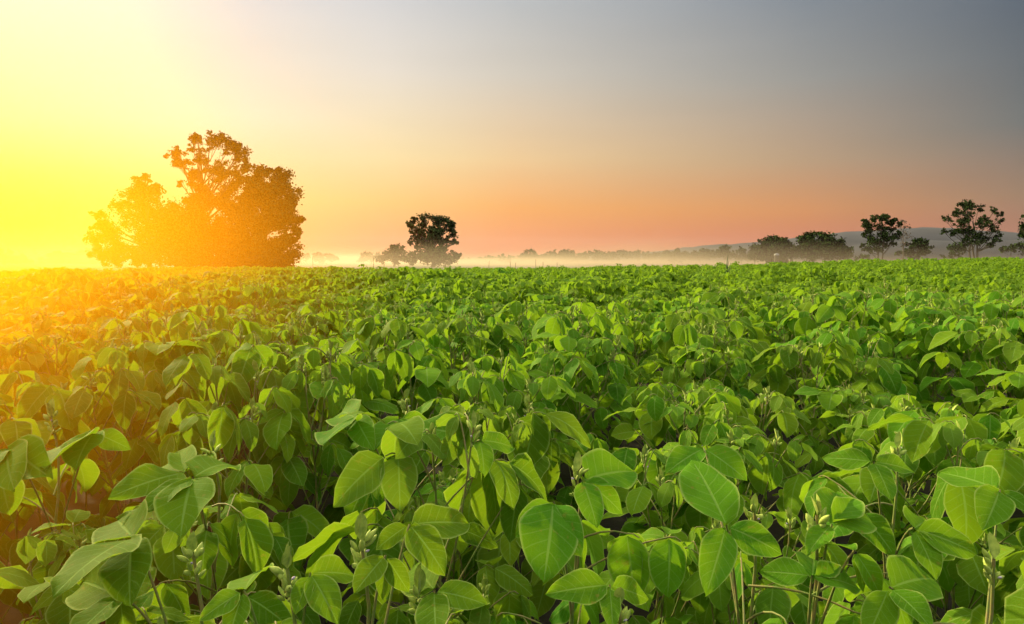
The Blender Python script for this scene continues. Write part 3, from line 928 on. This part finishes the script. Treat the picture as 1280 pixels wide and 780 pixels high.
# leaning grass blade with bent tip, leafy tufts that stand above the rim
def tuft(px, py, Y, w_px, lb, name='leafy_weed', n=26):
    rr = np.random.RandomState(int(px))
    top = at_y(px, py, Y); g = float(zg(top[0], Y)); H = top[2] - g
    root = bpy.data.objects.new(name, None); COL.objects.link(root)
    root.location = (top[0], Y, g)
    root['label'] = lb; root['category'] = 'weed'; root['group'] = 'leafy weeds on the crop rim'
    s, f = MB(), MB(); LB = []
    W = w_px / FPX * Y
    for k in range(n):
        a = rr.rand() * 6.28; q = rr.rand() ** .6
        tip = np.array([math.cos(a) * W * .5 * rr.rand(), math.sin(a) * W * .4 * rr.rand(), H * (.72 + .28 * q)])
        tip[2] -= abs(tip[0]) / W * .25 * H * .5
        tube(s, bez((0, 0, H * .2), (tip[0] * .3, tip[1] * .3, H * .6), tip, 5), np.linspace(.006, .003, 5), 4)
        for m in range(3):
            b = a + (m - 1) * 1.4
            LB.append((tip, np.array([math.cos(b), math.sin(b), -.3]), np.array([0, 0, 1.0]), .11 + .05 * rr.rand(), .06, .7, .1, rr.rand() * .5, 0))
    flush_leaves(LB, f, 5, 3)
    link('stem', s.mesh('stem', M_STEM), root); link('foliage', f.mesh('foliage', M_LEAF), root)


tuft(375, 335, 24, 44, 'broad leafy clump rising from the crop rim at the foot of the grove', n=60)
tuft(453, 329, 22, 9, 'small palm-like leafy tuft on the crop rim', n=9)
tuft(446, 335, 21, 9, 'low leafy clump left of the palm-like tuft', n=14)
tuft(627, 334, 20, 30, 'leafy clump on the crop rim right of the lone tree', n=34)
tuft(712, 339, 19, 16, 'low leafy clump on the crop rim under the round far tree', n=18)

p = at_y(971, 317, 172)
g = float(zg(p[0], 172))
root = bpy.data.objects.new('water_tank', None); COL.objects.link(root)
root.location = (p[0], 172, g)
root['label'] = 'small object with a pale domed top in front of the left dark bush'; root['category'] = 'tank'
H = p[2] - g
b_, l_ = MB(), MB()
tube(b_, [(0, 0, 0), (0, 0, H * .5), (0, 0, H - .45)], [.6, .6, .6], 20)
q = np.linspace(0, math.pi / 2 * .98, 7)
tube(l_, np.stack([q * 0, q * 0, H - .45 + .55 * np.sin(q)], 1), .68 * np.cos(q), 20)
M_TANK = plain_mat('tank_body', (.02, .022, .018, 1), (.03, .03, .026, 1), 2, .8, .1)
M_LID = plain_mat('tank_lid', (.16, .17, .17, 1), (.24, .24, .24, 1), 2, .6, .1)
link('body', b_.mesh('body', M_TANK), root); link('lid', l_.mesh('lid', M_LID), root)

# ------------------------------------------------------------------ sun and sky
SUN_AZ, SUN_EL = -46.0, 22.0
sd = Vector((math.sin(rad(SUN_AZ)) * math.cos(rad(SUN_EL)), math.cos(rad(SUN_AZ)) * math.cos(rad(SUN_EL)), math.sin(rad(SUN_EL))))
sl = bpy.data.lights.new('sun', 'SUN'); so = bpy.data.objects.new('sun', sl); COL.objects.link(so)
sl.energy = 5.0; sl.angle = rad(2.0); sl.color = (1.0, .82, .44)
so.rotation_euler = sd.to_track_quat('Z', 'Y').to_euler()

w = bpy.data.worlds.new('World'); SC.world = w; w.use_nodes = True
nt = w.node_tree; nt.nodes.clear()
out = nt.nodes.new('ShaderNodeOutputWorld')
tc = nt.nodes.new('ShaderNodeTexCoord')
nv = nt.nodes.new('ShaderNodeVectorMath'); nv.operation = 'NORMALIZE'; nt.links.new(tc.outputs['Generated'], nv.inputs[0])
sp = nt.nodes.new('ShaderNodeSeparateXYZ'); nt.links.new(nv.outputs[0], sp.inputs[0])
az = math_n(nt, 'MULTIPLY', math_n(nt, 'ARCTAN2', sp.outputs[0], sp.outputs[1]), 180 / math.pi)
el = math_n(nt, 'MULTIPLY', math_n(nt, 'ARCSINE', sp.outputs[2]), 180 / math.pi)
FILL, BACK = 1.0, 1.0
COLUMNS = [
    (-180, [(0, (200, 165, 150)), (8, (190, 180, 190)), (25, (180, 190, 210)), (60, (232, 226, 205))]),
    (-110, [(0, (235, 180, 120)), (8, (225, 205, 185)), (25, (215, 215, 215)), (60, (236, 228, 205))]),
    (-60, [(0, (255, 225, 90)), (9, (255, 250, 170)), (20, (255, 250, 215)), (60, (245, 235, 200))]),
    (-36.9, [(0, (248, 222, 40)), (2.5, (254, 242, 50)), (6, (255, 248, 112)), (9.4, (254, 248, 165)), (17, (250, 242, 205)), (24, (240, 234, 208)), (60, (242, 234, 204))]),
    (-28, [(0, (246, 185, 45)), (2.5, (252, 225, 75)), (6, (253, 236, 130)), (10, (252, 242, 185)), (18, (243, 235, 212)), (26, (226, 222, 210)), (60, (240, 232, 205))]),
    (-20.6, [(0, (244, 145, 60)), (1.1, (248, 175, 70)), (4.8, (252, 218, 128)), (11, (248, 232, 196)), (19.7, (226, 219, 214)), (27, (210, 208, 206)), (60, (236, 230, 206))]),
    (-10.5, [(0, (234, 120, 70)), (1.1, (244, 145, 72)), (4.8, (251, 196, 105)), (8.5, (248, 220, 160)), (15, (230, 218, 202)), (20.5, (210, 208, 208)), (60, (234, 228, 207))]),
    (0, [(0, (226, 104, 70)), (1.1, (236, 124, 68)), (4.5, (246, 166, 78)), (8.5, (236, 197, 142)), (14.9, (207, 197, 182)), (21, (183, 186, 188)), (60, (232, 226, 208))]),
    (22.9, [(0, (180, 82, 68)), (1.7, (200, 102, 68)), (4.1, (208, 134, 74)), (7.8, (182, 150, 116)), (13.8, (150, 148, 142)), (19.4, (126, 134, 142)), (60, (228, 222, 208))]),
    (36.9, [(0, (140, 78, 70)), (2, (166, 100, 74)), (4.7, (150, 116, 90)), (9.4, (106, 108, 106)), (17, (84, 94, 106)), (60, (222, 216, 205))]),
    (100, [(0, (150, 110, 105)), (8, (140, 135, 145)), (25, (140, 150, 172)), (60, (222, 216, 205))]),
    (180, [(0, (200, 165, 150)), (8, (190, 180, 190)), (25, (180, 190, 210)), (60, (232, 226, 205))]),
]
ef = math_n(nt, 'DIVIDE', el, 60.0)
prev = None
for k, (a, stops) in enumerate(COLUMNS):
    r_ = nt.nodes.new('ShaderNodeValToRGB'); cr = r_.color_ramp; cr.interpolation = 'EASE' if False else 'LINEAR'
    nt.links.new(ef, r_.inputs[0])
    cr.elements[0].position = 0; cr.elements[0].color = srgb(*stops[0][1])
    cr.elements[1].position = 1; cr.elements[1].color = srgb(*stops[-1][1])
    for e, c in stops[1:-1]:
        x = cr.elements.new(e / 60.0); x.color = srgb(*c)
    if prev is None: prev = r_.outputs[0]
    else:
        f = nt.nodes.new('ShaderNodeMapRange'); nt.links.new(az, f.inputs[0])
        f.inputs[1].default_value = COLUMNS[k - 1][0]; f.inputs[2].default_value = a
        prev = mixc(nt, f.outputs[0], prev, r_.outputs[0])
gain = smooth_map(nt, el, 24, 55, 1.0, 2.5)  # unseen sky overhead brightened as added fill for the leaves
vm = nt.nodes.new('ShaderNodeVectorMath'); vm.operation = 'SCALE'
smp = nt.nodes.new('ShaderNodeMapping'); smp.inputs['Scale'].default_value = (1.2, 1.2, 9); nt.links.new(nv.outputs[0], smp.inputs[0])
sno = nt.nodes.new('ShaderNodeTexNoise'); sno.inputs['Scale'].default_value = 3; sno.inputs['Detail'].default_value = 5; nt.links.new(smp.outputs[0], sno.inputs['Vector'])
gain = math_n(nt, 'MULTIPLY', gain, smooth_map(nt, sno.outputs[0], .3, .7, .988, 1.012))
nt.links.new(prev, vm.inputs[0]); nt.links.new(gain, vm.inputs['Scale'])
sky = nt.nodes.new('ShaderNodeTexSky'); sky.sky_type = 'NISHITA'; sky.sun_disc = False
sky.sun_elevation = rad(SUN_EL); sky.sun_rotation = rad(SUN_AZ)
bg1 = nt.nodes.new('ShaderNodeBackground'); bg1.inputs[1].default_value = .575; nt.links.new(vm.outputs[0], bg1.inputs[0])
bg2 = nt.nodes.new('ShaderNodeBackground'); bg2.inputs[1].default_value = .003; nt.links.new(sky.outputs[0], bg2.inputs[0])
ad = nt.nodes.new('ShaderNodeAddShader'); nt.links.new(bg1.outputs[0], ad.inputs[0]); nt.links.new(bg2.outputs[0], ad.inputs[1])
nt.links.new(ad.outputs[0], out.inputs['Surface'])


# ------------------------------------------------------------------ haze and mist
def box_obj(name, lo, hi, mat, **pr):
    x0, y0, z0 = lo; x1, y1, z1 = hi
    v = np.array([(x0, y0, z0), (x1, y0, z0), (x1, y1, z0), (x0, y1, z0), (x0, y0, z1), (x1, y0, z1), (x1, y1, z1), (x0, y1, z1)], float)
    f = np.array([(0, 3, 2, 1), (4, 5, 6, 7), (0, 1, 5, 4), (1, 2, 6, 5), (2, 3, 7, 6), (3, 0, 4, 7)])
    z2 = np.zeros((8, 2))
    return link(name, make_mesh(name, v, f, z2, z2, mat, False), kind='stuff', **pr)


def vol_mat(name, color, dens, g):
    m, nt, out = new_mat(name)
    pv = nt.nodes.new('ShaderNodeVolumePrincipled')
    pv.inputs['Color'].default_value = color
    pv.inputs['Density'].default_value = dens
    pv.inputs['Anisotropy'].default_value = g
    nt.links.new(pv.outputs[0], out.inputs['Volume'])
    return m, nt, pv


hm, _, _ = vol_mat('haze', (.78, .80, .90, 1), .000024, .45)
box_obj('haze', (-7100, -3100, -6), (7100, 9100, 300), hm, label='thin morning haze over the whole field')
mm, mnt, mpv = vol_mat('valley_mist', (.82, .67, .48, 1), .007, .55)
box_obj('valley_mist', (-800, 60, -3), (300, 1000, 9), mm, label='low pale mist lying over the meadow behind the crop')
geo = mnt.nodes.new('ShaderNodeNewGeometry')
sp = mnt.nodes.new('ShaderNodeSeparateXYZ'); mnt.links.new(geo.outputs['Position'], sp.inputs[0])
mp = mnt.nodes.new('ShaderNodeMapping'); mp.inputs['Scale'].default_value = (.012, .006, .05)
mnt.links.new(geo.outputs['Position'], mp.inputs[0])
no = mnt.nodes.new('ShaderNodeTexNoise'); no.inputs['Scale'].default_value = 1; no.inputs['Detail'].default_value = 2
mnt.links.new(mp.outputs[0], no.inputs['Vector'])
zz = math_n(mnt, 'SUBTRACT', sp.outputs[2], math_n(mnt, 'MULTIPLY_ADD', no.outputs[0], 9.0, -3.2))
fz = smooth_map(mnt, zz, -1.2, 3.6, 1, 0)
fy = smooth_map(mnt, sp.outputs[1], 60, 130, 0, 1)
fx = math_n(mnt, 'MULTIPLY', smooth_map(mnt, sp.outputs[0], 15, 110, 1, .38), smooth_map(mnt, sp.outputs[0], -200, -70, .15, 1))
mnt.links.new(math_n(mnt, 'MULTIPLY', math_n(mnt, 'MULTIPLY', math_n(mnt, 'MULTIPLY', fz, fy), fx), math_n(mnt, 'MULTIPLY', smooth_map(mnt, no.outputs[0], .34, .66, .55, 1.3), .0080)), mpv.inputs['Density'])
# mist added on the left, tinted orange to imitate the sun's glow: thick and low between the near plants, thin and tall round the grove
sm, snt, spv = vol_mat('added_glow_mist', (1.0, .39, .01, 1), .05, .70)
box_obj('added_glow_mist', (-70, .2, -.5), (-.4, 84, 26), sm, label='orange-tinted mist added for the sun glow over the left of the field')
geo = snt.nodes.new('ShaderNodeNewGeometry')
sp = snt.nodes.new('ShaderNodeSeparateXYZ'); snt.links.new(geo.outputs['Position'], sp.inputs[0])
ang = math_n(snt, 'DIVIDE', sp.outputs[0], math_n(snt, 'ADD', sp.outputs[1], .25))
fx = smooth_map(snt, ang, -.85, -.08, 1, 0)
top = math_n(snt, 'MULTIPLY_ADD', sp.outputs[1], .13, 1.8)
fz = smooth_map(snt, math_n(snt, 'DIVIDE', sp.outputs[2], top), .35, 1.1, 1, 0)
fy = math_n(snt, 'DIVIDE', 1.12, math_n(snt, 'POWER', math_n(snt, 'ADD', sp.outputs[1], 1.0), 1.5))
fe = smooth_map(snt, sp.outputs[1], 60, 84, 1, 0)
d = math_n(snt, 'MULTIPLY', math_n(snt, 'MULTIPLY', math_n(snt, 'MULTIPLY', fx, fz), fy), fe)
d = math_n(snt, 'MULTIPLY', d, smooth_map(snt, sp.outputs[1], .5, 2.6, .2, 1.2))
snt.links.new(d, spv.inputs['Density'])

# ------------------------------------------------------------------ render settings
SC.render.engine = 'CYCLES'
cy = SC.cycles
cy.use_denoising = True
try: cy.denoiser = 'OPENIMAGEDENOISE'
except Exception: pass
cy.max_bounces = 6; cy.diffuse_bounces = 3; cy.glossy_bounces = 2; cy.transmission_bounces = 4; cy.transparent_max_bounces = 4
cy.volume_bounces = 0
cy.volume_step_rate = 1.0; cy.volume_max_steps = 96
cy.sample_clamp_indirect = 4
cy.use_adaptive_sampling = True; cy.adaptive_threshold = .02
SC.render.use_persistent_data = False
vs = SC.view_settings
SC.display_settings.display_device = 'sRGB'
vs.view_transform = 'Standard'; vs.look = 'None'; vs.exposure = 0.8; vs.gamma = 1; vs.use_curve_mapping = False
